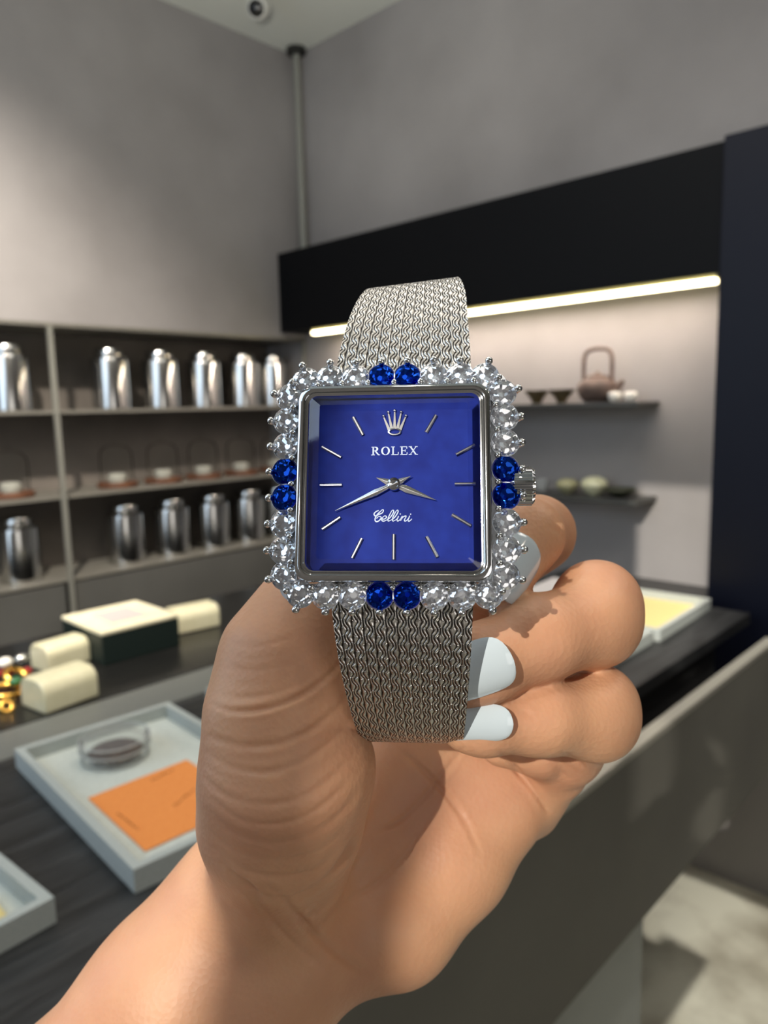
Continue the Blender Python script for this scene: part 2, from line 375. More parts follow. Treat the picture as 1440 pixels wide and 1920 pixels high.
t1 = tray(P0, a_y, .262, (Vector(P1[:2])-org).length, .03, 'grey felt tray holding the glass jar and orange card')
# things in the tray
J = atz(214, 1437, .909)
jar = empty('glass_jar', (J[0]+.018, J[1]+.03, .909), 'round clear lidded jar of dark tea leaves in the felt tray', 'jar')
MB().lathe([(.048,0),(.051,.003),(.052,.022),(.0505,.022),(.048,.004)], n=48, cap=False).build('wall', M_plast, jar, smooth=45)
MB().lathe([(.0535,.019),(.0545,.021),(.0545,.030),(.050,.033),(.001,.034)], n=48, cap=False).build('lid', M_plast, jar, smooth=45)
M_rimp = thin_glass('plastic_edge', (.97,.98,.97), .3, .1, .4, (.93,.94,.93))
for zz_, rr_2 in ((.0335, .0535), (.020, .0545), (.002, .0505)):
    MB().tube([(rr_2*math.cos(2*PI*i/48), rr_2*math.sin(2*PI*i/48), zz_) for i in range(48)], .0011, 6, closed=True).build('edge_ring', M_rimp, jar, smooth=60)
tl = MB()
for k in range(260):
    a = random.uniform(0, 2*PI); rr = .043*math.sqrt(random.random()); z = .004 + random.random()*.016*(1 - (rr/.046)**2)
    c = Vector((rr*math.cos(a), rr*math.sin(a), z)); dv = Vector((random.gauss(0,1), random.gauss(0,1), random.gauss(0,.4))).normalized()*random.uniform(.003, .007)
    if (c+dv).xy.length > .046 or (c-dv).xy.length > .046 or (c+dv).z < .002 or (c-dv).z < .002: continue
    tl.tube([c-dv, c + Vector((0, 0, .001)), c+dv], .001, 5, rs=[.0004, .0012, .0004])
tl.ball((0, 0, .010), .042, 24, 8, (1, 1, .2))
o = tl.build('tea_leaves', M_tea, jar); o['kind'] = 'stuff'
q = [atz(165, 1497, .9095), atz(272, 1597, .9095), None, atz(350, 1425, .9095)]
e1 = q[1]-q[0]; e2 = q[3]-q[0]; q[2] = q[1] + e2*1.0
cd = MB().loft([[tuple(v+np.array([0, 0, dz])) for v in q] for dz in (0, .0008)])
oc = Vector(q[0]); cd.v = [tuple(Vector(v)-oc) for v in cd.v]
card = cd.build('orange_card', M_orange); card.location = oc
tag(card, 'orange paper card with faint handwriting lying in the felt tray', 'card')
def cpt(u, v): return Vector(e1*u + e2*v + np.array([0, 0, .0011]))
def scrib(u0, v0, u1, v1, n=22, amp=.018):
    pts = [cpt(u0+(u1-u0)*i/n + amp*math.sin(i*2.3), v0+(v1-v0)*i/n + amp*.7*math.cos(i*1.7)) for i in range(n)]
    MB().tube(pts, .0005, 4).build('handwriting', M_ink, card)
scrib(.38, .08, .74, .10); scrib(.62, .48, .50, .78); scrib(.12, .55, .08, .82)

# other trays
T2 = atz(103, 1690, .93)
t2 = tray((T2[0]-.297, T2[1]-.014, 0), .0, .30, .42, .03, 'grey felt tray cut by the left frame edge', rim=.012)
t2.rotation_euler = (0, 0, math.radians(4))
nb = MB().box(0, .10, 0, .07, 0, .012).build('yellow_notebook', M_pad, bevel=.002); NBP = atz(16, 1716, .922); nb.location = (NBP[0]-.10, NBP[1]+.002, .9095); nb.rotation_euler = (0, 0, .0)
tag(nb, 'pale yellow notebook corner in the tray at the left frame edge', 'notebook')
T3 = atz(381, 1297, .93)
tray((T3[0]+.012, T3[1]-.36, 0), 0, .30, .37, .03, 'felt tray mostly hidden behind the thumb, its pale corner showing')
tray((1.62, .68, 0), math.radians(2), .345, .215, .028, 'felt tray with yellow lining beside the black column', lining=M_pad)
tray((1.315, .685, 0), math.radians(1), .285, .22, .028, 'felt tray with pale lining behind the middle finger knuckle')
bk = empty('papers', (1.75, 1.02, ZT), 'pale stack of papers seen between index and middle finger', 'papers')
for k in range(4):
    s_ = MB().box(0, .24, 0, .13, .004*k, .004*k+.0035).build('sheet_pad', mat('pale_card', (.84-.05*(k % 2), .84-.05*(k % 2), .80), .6), bk); s_.rotation_euler = (0, 0, .05*k-.06)
# boxes
gb = empty('gift_box', (0, 0, 0), 'dark green box with a cream top standing on the rear black worktop', 'box')
gq = [atz(190, 1186, .978), atz(334, 1151, .978), atz(273, 1118, .978), atz(143, 1148, .978)]
u = Vector((gq[1]-gq[0])[:2]); v = Vector((gq[3]-gq[0])[:2])
gb.location = (gq[0][0], gq[0][1], ZT); gb.rotation_euler = (0, 0, math.atan2(u.y, u.x))
GL = u.length; GW = .205
MB().box(0, GL, 0, GW, 0, .068).build('box_body', M_green, gb, bevel=.002)
MB().box(-.001, GL+.001, -.001, GW+.001, .0685, .0775).build('lid', M_lidtop, gb, bevel=.003)
MB().box(.05, GL-.05, .05, GW-.05, .0778, .0783).build('lid_panel', M_text, gb)
def dbox(name, p, ang, L, Wd, hh, label, rr=.016):
    o = MB(); n = 10; prof = []
    pts = [(0, 0), (Wd, 0)] + [(Wd-.0 - rr + rr*math.cos(a), hh-rr+rr*math.sin(a)) for a in np.linspace(0, PI/2, n)] + [(rr-rr*math.sin(a), hh-rr+rr*math.cos(a)) for a in np.linspace(0, PI/2, n)]
    o.loft([[(x, y, z) for y, z in pts] for x in (0, L)])
    b = o.build(name, M_cream, smooth=40, bevel=0); b.location = (p[0], p[1], ZT); b.rotation_euler = (0, 0, ang)
    md = b.modifiers.new('b', 'BEVEL'); md.width = .004; md.segments = 3; md.limit_method = 'ANGLE'
    return tag(b, label, 'box', 'cream watch boxes on the rear worktop')
a1 = math.radians(8)
dbox('watch_box', (.508, 1.362), a1, .112, .085, .062, 'cream rounded box nearest, at the edge of the rear worktop', .028)
dbox('watch_box', (.605, 1.580), a1, .100, .075, .058, 'cream box lying behind the nearest one, next to the jewellery', .024)
dbox('watch_box', (.935, 1.610), math.radians(-8), .115, .085, .058, 'cream rounded box half hidden behind the green box', .026)
# jewellery heap at the left edge
def jp(px, py, z): return Vector(atz(px, py, ZT+z))
def ringo(name, c, R, r, m, label, cat, tilt=(0, 0, 0)):
    o = MB().tube([(R*math.cos(2*PI*i/28), R*math.sin(2*PI*i/28), 0) for i in range(28)], r, 8, closed=True).build(name, m, smooth=60)
    o.location = c; o.rotation_euler = tilt; return tag(o, label, cat)
ringo('gold_bangle', jp(8, 1295, .012), .030, .006, M_gold, 'yellow gold bangle lying flat left of the nearest cream box', 'bangle', (.1, .1, 0))
ringo('gold_bangle', jp(30, 1268, .02), .022, .007, M_gold, 'yellow gold bangle tilted over the red beads', 'bangle', (.5, .4, 0))
ringo('gold_ring', jp(12, 1325, .008), .010, .005, M_gold, 'small gold ring in front of the bangles at the frame edge', 'ring', (.9, 0, 0))
for (px, py, z, m, lab, rr) in ((10, 1258, .022, M_ruby, 'red glossy bead at the left frame edge', .013), (48, 1256, .018, M_ruby, 'red glossy bead beside the cream box', .011),
                            (28, 1268, .035, M_emer, 'green glossy bead among the jewellery', .011), (40, 1228, .03, M_steel, 'shiny silver bead above the red bead', .014),
                            (8, 1236, .03, M_white, 'white bead at the left frame edge', .014)):
    o = MB().ball((0, 0, 0), rr, 16, 10, (1.2, 1, .8)).build('bead', m, smooth=60); o.location = jp(px, py, z); o.location.z = ZT + z*.6 + rr*.3; tag(o, lab, 'bead', 'loose beads in the jewellery heap')

# ------------------------------------------------------------------ wristwatch
M_silver = mat('polished_white_gold', (.84,.85,.86), .05, 1)
M_brush = mat('silver_setting', (.95,.96,.98), .42, 1)
M_mark = mat('silver_index', (.90,.90,.90), .18, 1)
M_print = mat('white_print', (.80,.85,.95), .5)
def gem_mat(name, col, inner):
    m = bpy.data.materials.new(name); m.use_nodes = True; n = m.node_tree.nodes; L = m.node_tree.links; n.clear()
    out = n.new('ShaderNodeOutputMaterial')
    g1 = n.new('ShaderNodeBsdfTransparent'); g1.inputs[0].default_value = (*col, 1)
    g2 = n.new('ShaderNodeBsdfGlossy'); g2.inputs['Roughness'].default_value = .03; g2.inputs[0].default_value = (*col, 1)
    # many tiny cut faces inside the stone turn the reflections in different directions
    tc = n.new('ShaderNodeTexCoord'); vo = n.new('ShaderNodeTexVoronoi'); vo.inputs['Scale'].default_value = 1250
    ge = n.new('ShaderNodeNewGeometry'); v1 = n.new('ShaderNodeVectorMath'); v1.operation = 'SUBTRACT'; v1.inputs[1].default_value = (.5, .5, .5)
    v2 = n.new('ShaderNodeVectorMath'); v2.operation = 'SCALE'; v2.inputs['Scale'].default_value = .9
    v3 = n.new('ShaderNodeVectorMath'); v3.operation = 'ADD'; v4 = n.new('ShaderNodeVectorMath'); v4.operation = 'NORMALIZE'
    L.new(tc.outputs['Object'], vo.inputs['Vector']); L.new(vo.outputs['Color'], v1.inputs[0]); L.new(v1.outputs[0], v2.inputs[0])
    L.new(v2.outputs[0], v3.inputs[0]); L.new(ge.outputs['Normal'], v3.inputs[1]); L.new(v3.outputs[0], v4.inputs[0]); L.new(v4.outputs[0], g2.inputs['Normal'])
    mx = n.new('ShaderNodeMixShader'); mx.inputs[0].default_value = .58 if not inner else .45
    L.new(g1.outputs[0], mx.inputs[1]); L.new(g2.outputs[0], mx.inputs[2]); L.new(mx.outputs[0], out.inputs[0])
    return m
M_dia = gem_mat('diamond', (.97, .98, 1), False)
M_sap = gem_mat('blue_sapphire', (.015, .10, .62), True)
# dial
M_dial = noisy('blue_lapis_dial', (.06,.13,.47), (.10,.19,.56), 260, .6, .0, detail=4, lo=.3, hi=.75, Specular_IOR_Level=.15)
M_cry = thin_glass('watch_crystal', (.97, .98, 1), .10, .0)
M_crb = thin_glass('crystal_bevel_glass', (.85, .9, 1), .45, .02)
# woven bracelet: relief of wavy wires that part and meet in lozenges
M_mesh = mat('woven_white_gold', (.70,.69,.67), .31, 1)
def woven(m):
    n = m.node_tree.nodes; L = m.node_tree.links; b = n['Principled BSDF']
    uv = n.new('ShaderNodeUVMap'); sp = n.new('ShaderNodeSeparateXYZ'); L.new(uv.outputs[0], sp.inputs[0])
    def math_(op, a, c=None, d=None):
        k = n.new('ShaderNodeMath'); k.operation = op
        for i, x in enumerate((a, c, d)):
            if x is None: continue
            if isinstance(x, (int, float)): k.inputs[i].default_value = x
            else: L.new(x, k.inputs[i])
        return k.outputs[0]
    U = sp.outputs[0]; V = sp.outputs[1]            # millimetres across and along
    row = math_('SINE', math_('MULTIPLY', V, 2*PI/2.9))
    colm = math_('SINE', math_('MULTIPLY', U, 2*PI/4.1))
    kv = math_('MULTIPLY', V, 2*PI/2.9); qu = math_('MULTIPLY', U, 2*PI/4.1)
    off = math_('ADD', math_('MULTIPLY', math_('SINE', math_('ADD', kv, qu)), .62), math_('MULTIPLY', math_('SINE', math_('SUBTRACT', kv, qu)), .50))
    ph = math_('MULTIPLY', math_('ADD', U, math_('MULTIPLY', off, .34)), 2*PI/.70)
    wav = math_('ADD', math_('MULTIPLY', math_('SINE', ph), .5), .5)
    wav = math_('POWER', wav, .6)
    # broken diagonal joints of the weave
    zz = math_('ADD', V, math_('MULTIPLY', math_('PINGPONG', U, .68), .8))
    gap = math_('ABSOLUTE', math_('SINE', math_('MULTIPLY', zz, PI/1.45)))
    gap = math_('MINIMUM', math_('MULTIPLY', gap, 5.0), 1.0)
    h = math_('MULTIPLY', wav, math_('ADD', math_('MULTIPLY', gap, .55), .45))
    bp = n.new('ShaderNodeBump'); bp.inputs['Strength'].default_value = 1.0; bp.inputs['Distance'].default_value = .00022
    L.new(h, bp.inputs['Height']); L.new(bp.outputs[0], b.inputs['Normal'])
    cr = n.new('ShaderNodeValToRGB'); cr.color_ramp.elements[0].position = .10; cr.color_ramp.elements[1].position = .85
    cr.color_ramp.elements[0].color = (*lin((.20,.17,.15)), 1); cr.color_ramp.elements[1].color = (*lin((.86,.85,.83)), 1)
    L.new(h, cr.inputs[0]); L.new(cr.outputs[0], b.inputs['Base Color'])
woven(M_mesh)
def rotm(ax, ay, az):
    return Matrix.Rotation(az, 4, 'Z') @ Matrix.Rotation(ay, 4, 'Y') @ Matrix.Rotation(ax, 4, 'X')
WM = CAMM @ Matrix.Translation((.00151, .00543, -.12846)) @ rotm(-.16102, -.09011, .00655)
wt = empty('wristwatch', (0, 0, 0), 'square silver watch with blue dial and jewelled edge on woven bracelet, held in the hand', 'wristwatch')
wt.matrix_world = WM
k = .001
HW, HH = 17.0, 17.45
def rr_(ins, z, r=2.6): return rrect(HW-ins, HH-ins, max(.4, r-ins*.5), z, 7)
MB().loft([rr_(0,-2.6), rr_(0,-.45), rr_(.12,-.15), rr_(.38,.02), rr_(.9,.06), rr_(1.15,-.05), rr_(1.25,-.45), rr_(1.45,-.5), rr_(1.6,-.2), rr_(1.85,-.25), rr_(2.0,-.6), rr_(2.0,-2.6)], closed=True).build('bezel', M_silver, wt, smooth=30, scale=k)
cs = MB().loft([rrect(14.5,14.8,3,-8.2), rrect(16.2,16.6,3,-7.6), rrect(16.8,17.2,3,-5.5), rrect(16.8,17.2,3,-2.62)]).build('case', M_silver, wt, smooth=30, scale=k)
MB().loft([rrect(17.2,17.6,2,-4.9), rrect(20.2,20.6,2.6,-4.4), rrect(20.3,20.7,2.6,-4.0), rrect(17.2,17.6,2,-3.6)], closed=True).build('gem_gallery', M_brush, wt, smooth=30, scale=k)
dial = MB().loft([rrect(15.0,15.4,.8,-2.3), rrect(15.0,15.4,.8,-1.9)]).build('dial', M_dial, wt, scale=k)
MB().loft([rr_(2.02,-.1,2.2), rrect(HW-4.0,HH-3.8,.35,.6,7)], cap0=False, cap1=False).build('crystal_bevel', M_crb, wt, scale=k)
MB().loft([rrect(HW-4.0,HH-3.8,.35,.6,7), rrect(HW-4.02,HH-3.82,.35,.61,7)], cap0=False).build('crystal', M_cry, wt, scale=k)
DZ = -1.88
def ribbon(mb, pts, w, z0=DZ, z1=DZ+.06, ws=None):
    pts = [Vector((p[0], p[1])) for p in pts]; L_ = []; R_ = []
    for i, p in enumerate(pts):
        t = (pts[min(i+1, len(pts)-1)] - pts[max(i-1, 0)]).normalized(); nn = Vector((-t.y, t.x))*((ws[i] if ws else w)/2)
        L_.append(p+nn); R_.append(p-nn)
    n = len(pts); vs = [(p.x, p.y, z0) for p in L_+R_] + [(p.x, p.y, z1) for p in L_+R_]; fs = []
    for i in range(n-1):
        fs += [(2*n+i, 2*n+i+1, 3*n+i+1, 3*n+i), (i, n+i, n+i+1, i+1), (i, i+1, 2*n+i+1, 2*n+i), (n+i, 3*n+i, 3*n+i+1, n+i+1)]
    fs += [(0, 2*n, 3*n, n), (n-1, 2*n-1, 4*n-1, 3*n-1)]
    mb.add(vs, fs)
# hour markers (centre of the dial is a little below the middle)
mk = [(1,6.6,10.9,30,3.6),(2,12.6,6.1,62,3.7),(3,12.5,0,90,3.6),(4,11.8,-6.4,121,3.8),(5,6.7,-11.0,152,4.0),(6,.1,-11.0,180,4.4),(7,-6.3,-11.2,206,3.8),(8,-10.9,-6.8,236,3.8),(9,-11.1,0,270,3.9),(10,-11.1,6.0,300,4.0),(11,-6.4,10.7,332,3.8)]
DC = (.1, -.35)
for nme, x, y, a, ln in mk:
    a = math.radians(a); dx, dy = math.sin(a)*ln/2, math.cos(a)*ln/2; x += 0; y += DC[1]
    px_, py_ = math.cos(a)*.31, -math.sin(a)*.31
    m_ = MB(); m_.loft([[(x-dx*s+px_*q, y-dy*s+py_*q, z) for s, q in ((1,1),(1,-1),(-1,-1),(-1,1))] for z in (DZ, DZ+.28)])
    m_.loft([[(x-dx*s+px_*q, y-dy*s+py_*q, z) for s, q in ((1,f),(1,-f),(-1,-f),(-1,f))] for z, f in ((DZ+.281,1),(DZ+.45,.35))])
    m_.build('hour_marker', M_mark, dial, scale=k)
# crown emblem
em = MB(); cx, cy = .15, 10.75
for i, (bx, by, tx, ty) in enumerate(((-.95,-1.25,-2.0,1.25),(-.5,-1.05,-1.15,1.95),(0,-1.0,.0,2.25),(.5,-1.05,1.15,1.95),(.95,-1.25,2.0,1.25))):
    ribbon(em, [(cx+bx,cy+by),(cx+(bx+tx)/2,cy+(by+ty)/2),(cx+tx,cy+ty)], .3, DZ, DZ+.3, ws=[.55,.36,.2]); em.ball((cx+tx, cy+ty+.1, DZ+.25), .3, 10, 6)
n_ = 24
em.tube([(cx+1.05*math.cos(2*PI*i/n_), cy-1.55+.55*math.sin(2*PI*i/n_), DZ+.2) for i in range(n_)], .2, 8, closed=True)
em.build('crown_emblem', M_mark, dial, smooth=40, scale=k)
# serif capitals
def serif(mb, ch, x, y, h):
    st, th, se = .30*h/1.0, .11*h, .09*h
    def line(a, b, w): ribbon(mb, [(x+a[0]*h, y+a[1]*h), (x+b[0]*h, y+b[1]*h)], w)
    def sf(cx, cy, w=.34): line((cx-w/2, cy), (cx+w/2, cy), se)
    def arc(cx, cy, rx, ry, a0, a1, thick=.15):
        pts = []; ws = []
        for i in range(25):
            a = a0+(a1-a0)*i/24; pts.append((x+(cx+rx*math.cos(a))*h, y+(cy+ry*math.sin(a))*h)); ws.append((.07+thick*abs(math.cos(a))**1.2)*h)
        ribbon(mb, pts, 0, ws=ws)
    S_ = .165*h
    if ch == 'R':
        line((.2,0),(.2,1),S_); sf(.18,.045,.42); sf(.18,.955,.36); arc(.34,.74,.32,.22,-PI/2,PI/2); line((.2,.955),(.36,.955),th*.7); line((.2,.52),(.36,.52),th*.7)
        line((.42,.52),(.80,.05),S_*.95); sf(.86,.045,.24)
    if ch == 'O':
        arc(.5,.5,.40,.455,0,2*PI,.14)
    if ch == 'L':
        line((.22,0),(.22,1),S_); sf(.2,.955,.42); line((.02,.045),(.82,.045),se); line((.79,.02),(.83,.34),th*.8)
    if ch == 'E':
        line((.22,0),(.22,1),S_); line((.02,.045),(.80,.045),se); line((.02,.955),(.78,.955),se); line((.25,.5),(.6,.5),th*.7); line((.6,.36),(.6,.64),th*.7); line((.78,.98),(.78,.72),th*.8); line((.80,.02),(.82,.30),th*.8)
    if ch == 'X':
        line((.16,.97),(.80,.03),S_*.95); line((.82,.97),(.16,.03),th*.7); sf(.16,.045,.34); sf(.84,.045,.34); sf(.16,.955,.36); sf(.84,.955,.30)
lt_ = MB(); xx = -3.95
for ch, adv in zip('ROLEX', (1.06, 1.10, .96, .98, 1.0)):
    serif(lt_, ch, xx, 5.0, 1.55); xx += adv*1.62
lt_.build('brand_lettering', M_print, dial, scale=k)
# script model name
def cr_(P, n=8):
    out = []; P = [P[0]] + list(P) + [P[-1]]
    for i in range(1, len(P)-2):
        p0, p1, p2, p3 = [np.array(q) for q in P[i-1:i+3]]
        for t in np.linspace(0, 1, n, endpoint=False):
            out.append(tuple(.5*((2*p1)+(-p0+p2)*t+(2*p0-5*p1+4*p2-p3)*t*t+(-p0+3*p1-3*p2+p3)*t**3)))
    out.append(tuple(P[-2])); return out
ce = MB()
def scr(P, w=.15):
    """strokes traced on a 14.4-fold enlarged drawing of the word"""
    pts = cr_([((x/14.4-50)/10.75+.1, -(y/14.4+33)/10.75+DC[1]) for x, y in P], 6); n = len(pts)
    ribbon(ce, pts, w, ws=[w*(.75+.5*abs(math.sin(6.3*i/n+.4))) for i in range(n)])
scr([(305,232),(235,262),(180,325),(205,375),(240,378),(310,340),(400,300),(438,235),(410,210),(350,260),(270,340),(215,440),(215,510),(260,538),(330,500),(375,430),(340,395),(285,410),(250,455)], .17)
scr([(400,470),(470,465),(520,420),(500,385),(450,390),(400,450),(395,505),(440,525),(500,505),(552,478)])
scr([(550,490),(640,400),(710,280),(705,230),(670,235),(620,320),(570,430),(560,510),(590,520),(670,480)])
scr([(670,490),(760,400),(830,280),(825,228),(790,240),(740,320),(690,430),(685,510),(710,522),(790,480)])
scr([(790,490),(850,390),(810,480),(815,520),(850,515),(900,470)])
scr([(898,480),(950,385),(900,522)]); scr([(905,505),(960,420),(1030,388),(1052,402),(1010,480),(1010,520),(1050,520),(1100,470)])
scr([(1100,480),(1150,385),(1110,480),(1110,525),(1150,520),(1205,465)])
for x, y in ((893,332),(1172,340)): ce.ball(((x/14.4-50)/10.75+.1, -(y/14.4+33)/10.75+DC[1], DZ+.03), .13, 8, 5, (1, 1, .5))
ce.build('model_lettering', M_print, dial, scale=k)
# hands
def hand(name, ang, L_, tail, w, z):
    m_ = MB(); a = math.radians(ang); ux, uy = math.sin(a), math.cos(a); vx, vy = uy, -ux
    def P(l, s, zz): return (DC[0]+ux*l+vx*s, DC[1]+uy*l+vy*s, zz)
    out = [(-tail,0),(-tail*.3,w*.5),(.6,w*.32),(L_*.3,w*.52),(L_,.04),(L_,-.04),(L_*.3,-w*.52),(.6,-w*.32),(-tail*.3,-w*.5)]
    m_.loft([[P(l, s, z) for l, s in out], [P(l, s*.9, z+.1) for l, s in out], [P(l*.99, s*.1, z+.22) for l, s in out]])
    return m_.build(name, M_mark, wt, scale=k)
hand('minute_hand', 245.5, 11.4, 3.4, 1.15, -1.25)
hand('hour_hand', 111.5, 8.0, 3.4, 1.35, -1.55)
MB().lathe([(1.15,-1.85),(1.2,-1.15),(1.1,-1.0),(.8,-.95),(.72,-1.1),(.3,-1.05),(.01,-1.03)], (DC[0], DC[1], 0), n=32).build('hand_hub', M_silver, wt, smooth=40, scale=k)
# gems with claws
def brilliant(r, mm, name):
    """round brilliant: table, crown facets, girdle, pavilion"""
    v = []; n = 8
    ringv = lambda rad, z, ph, c: [(rad*math.cos(2*PI*(i+ph)/c), rad*math.sin(2*PI*(i+ph)/c), z) for i in range(c)]
    T = ringv(.56*r, .36*r, 0, 8); Sg = ringv(.80*r, .20*r, .5, 8); G = ringv(r, .03*r, 0, 16); G2 = ringv(r, -.03*r, 0, 16); Pm = ringv(.55*r, -.42*r, .5, 8); Cc = [(0, 0, -.86*r)]
    v = T+Sg+G+G2+Pm+Cc; t, s, g, h, p, c = 0, 8, 16, 32, 48, 56; f = [tuple(range(8))]
    for i in range(8):
        j = (i+1) % 8; im = (i-1) % 8
        f += [(t+i, s+i, t+j), (t+i, s+im, g+2*i, s+i)]
        f += [(s+i, g+2*i, g+2*i+1), (s+i, g+2*i+1, g+(2*i+2) % 16)]
        f += [(h+2*i, p+i, h+2*i+1), (h+2*i+1, p+i, h+(2*i+2) % 16), (p+im, c, p+i, h+2*i)]
    for i in range(16): f.append((g+i, h+i, h+(i+1) % 16, g+(i+1) % 16))
    return MB().add(v, f)
gd = brilliant(2.42, M_dia, 'diamond').build('gemstone', M_dia, wt, scale=k)
gs = brilliant(2.25, M_sap, 'sapphire').build('gemstone', M_sap, wt, scale=k)
seat = MB().lathe([(.6,-2.3),(1.6,-1.4),(2.3,-.45),(2.5,-.1),(2.55,-.15),(2.35,-.6),(1.6,-1.6),(.6,-2.5)], n=20).build('gem_seat', M_brush, wt, smooth=50, scale=k)
claw = MB().tube([(2.1,0,-2.2),(2.75,0,-1.0),(2.85,0,.0)], .5, 10).ball((2.8,0,.35), .72, 14, 8).build('claw', M_silver, wt, smooth=60, scale=k)
cl2 = MB().tube([(0,0,-2.2),(0,0,-.2)], .42, 10).ball((0,0,.15), .64, 14, 8).build('inner_claw', M_silver, wt, smooth=60, scale=k)
first = {}
SP = 4.72
def put(ob, mw, parent):
    if ob.name.split('.')[0] not in first or (ob is gs and 'gs' not in first):
        first[ob.name.split('.')[0]] = 1
        if ob is gs: first['gs'] = 1
        o = ob
    else: o = ob.copy(); COL.objects.link(o)
    o.parent = parent; o.matrix_local = mw; return o
claws = []
for side in range(4):
    for i in range(8):
        t = (i-3.5)*SP
        if side == 0: x, y, a = t, 19.75, 90
        elif side == 1: x, y, a = 19.6, -t, 0
        elif side == 2: x, y, a = -t, -19.75, -90
        else: x, y, a = -19.6, t, 180
        if i == 0: a += 14*(1 if side in (0,1,2,3) else 1)
        if i == 7: a -= 14
        a = math.radians(a)
        if i in (0, 7): x *= .985; y *= .985
        blue = i in (3, 4)
        Mg = Matrix.Translation((x*k, y*k, -2.3*k)) @ Matrix.Rotation(a, 4, 'Z') @ Matrix.Rotation(math.radians(random.uniform(6, 13)), 4, 'Y')
        spin = Matrix.Rotation(random.uniform(0, .7), 4, 'Z')
        ob = gs if blue else gd
        g_ = put(ob, Mg @ spin, wt); g_['label'] = 'round blue sapphire' if blue else 'round clear diamond'
        s2 = put(seat, spin.inverted(), g_)
        c2 = put(claw, spin.inverted(), g_)
        # claw between this stone and the next, close to the bezel
        if side == 0: ix, iy = x+SP/2, y-1.35
        elif side == 1: ix, iy = x-1.35, y-SP/2
        elif side == 2: ix, iy = x-SP/2, y+1.35
        else: ix, iy = x+1.35, y+SP/2
        if i == 7: ix, iy = {0:(18.6,18.9),1:(18.6,-18.9),2:(-18.6,-18.9),3:(-18.6,18.9)}[side]
        put(cl2, Matrix.Translation((ix*k, iy*k, -2.0*k)), wt)
# winding crown
wc = MB(); rings = []
for x, rr in ((19.0,1.2),(20.6,1.2),(20.7,2.9),(21.0,3.25),(24.2,3.25),(24.7,2.9),(24.8,1.5)):
    ring = []
    for i in range(96):
        a = 2*PI*i/96; q = rr + (.22*(1 if (i % 4) < 2 else -1) if rr > 3 else 0)
        ring.append((x, -.2+q*math.cos(a), -5.2+q*math.sin(a)))
    rings.append(ring)
wc.loft(rings).build('winding_crown', M_silver, wt, smooth=25, scale=k)
# bracelet
BP = [(14,-5.6,12.7,1.2),(19,-6.0,12.7,1.2),(26,-8.2,12.4,1.4),(34,-11.8,11.8,1.7),(41,-16.5,11.1,2.1),(46,-21,9.9,2.3),(48,-26,8.9,2.5),(46,-34,8.7,2.5),(38,-42,9.2,2.5),(20,-46,9,2.4),(0,-47,9,2.4),(-20,-47,9,2.4),(-38,-44,9.2,2.4),(-45.5,-38,9.3,2.4),(-47.5,-31,9.5,2.3),(-45,-23,10.2,2.0),(-38,-15.5,11.1,1.7),(-29,-9.6,12.0,1.4),(-20,-6.4,12.6,1.2),(-14,-5.6,12.7,1.2)]
fine = cr_(BP, 10)
mb = MB(); uvs = []; acc = 0; prev = None; NU = 24
for i, (y, z, w, cx) in enumerate(fine):
    if prev: acc += math.hypot(y-prev[0], z-prev[1])
    prev = (y, z); j = min(i+1, len(fine)-1); l = max(i-1, 0)
    ty, tz = fine[j][0]-fine[l][0], fine[j][1]-fine[l][1]; q = math.hypot(ty, tz); ny, nz = -tz/q, ty/q    # outward
    if i == 0: ny0 = 1
    for sgn in (1, -1):
        for u_ in range(NU+1):
            s_ = -1+2*u_/NU; crown = .25*(1-s_*s_)
            off = sgn*(.55) + (crown if sgn > 0 else 0)
            tilt = .95*s_*min(1, max(0, (y-26)/18))
            mb.v.append((cx+w*s_, y-ny*off+tilt, z-nz*off)); uvs.append((s_*12.7, acc))
n1 = 2*(NU+1)
for i in range(len(fine)-1):
    for u_ in range(NU):
        a = i*n1+u_; mb.f.append((a, a+1, a+1+n1, a+n1)); b = a+NU+1; mb.f.append((b, b+n1, b+n1+1, b+1))
    a = i*n1; mb.f.append((a, a+n1, a+n1+NU+1, a+NU+1)); a = i*n1+NU; mb.f.append((a, a+NU+1, a+n1+NU+1, a+n1))
me = bpy.data.meshes.new('bracelet'); me.from_pydata([(x*k, y*k, z*k) for x, y, z in mb.v], [], mb.f)
uvl = me.uv_layers.new(name='UVMap')
for lp in me.loops: uvl.data[lp.index].uv = uvs[lp.vertex_index]
bm = bmesh.new(); bm.from_mesh(me); bmesh.ops.recalc_face_normals(bm, faces=bm.faces); bm.to_mesh(me); bm.free()
me.polygons.foreach_set('use_smooth', [True]*len(me.polygons)); me.set_sharp_from_angle(angle=math.radians(40))
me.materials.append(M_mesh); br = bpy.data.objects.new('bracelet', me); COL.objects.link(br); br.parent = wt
br['label'] = 'woven silver mesh bracelet with wavy lozenge pattern'

# ------------------------------------------------------------------ hand: one continuous surface grown from joints
def J(px, py, d, r): return (np.array([(px-720)*d/F, (960-py)*d/F, -d]), r*d/F)
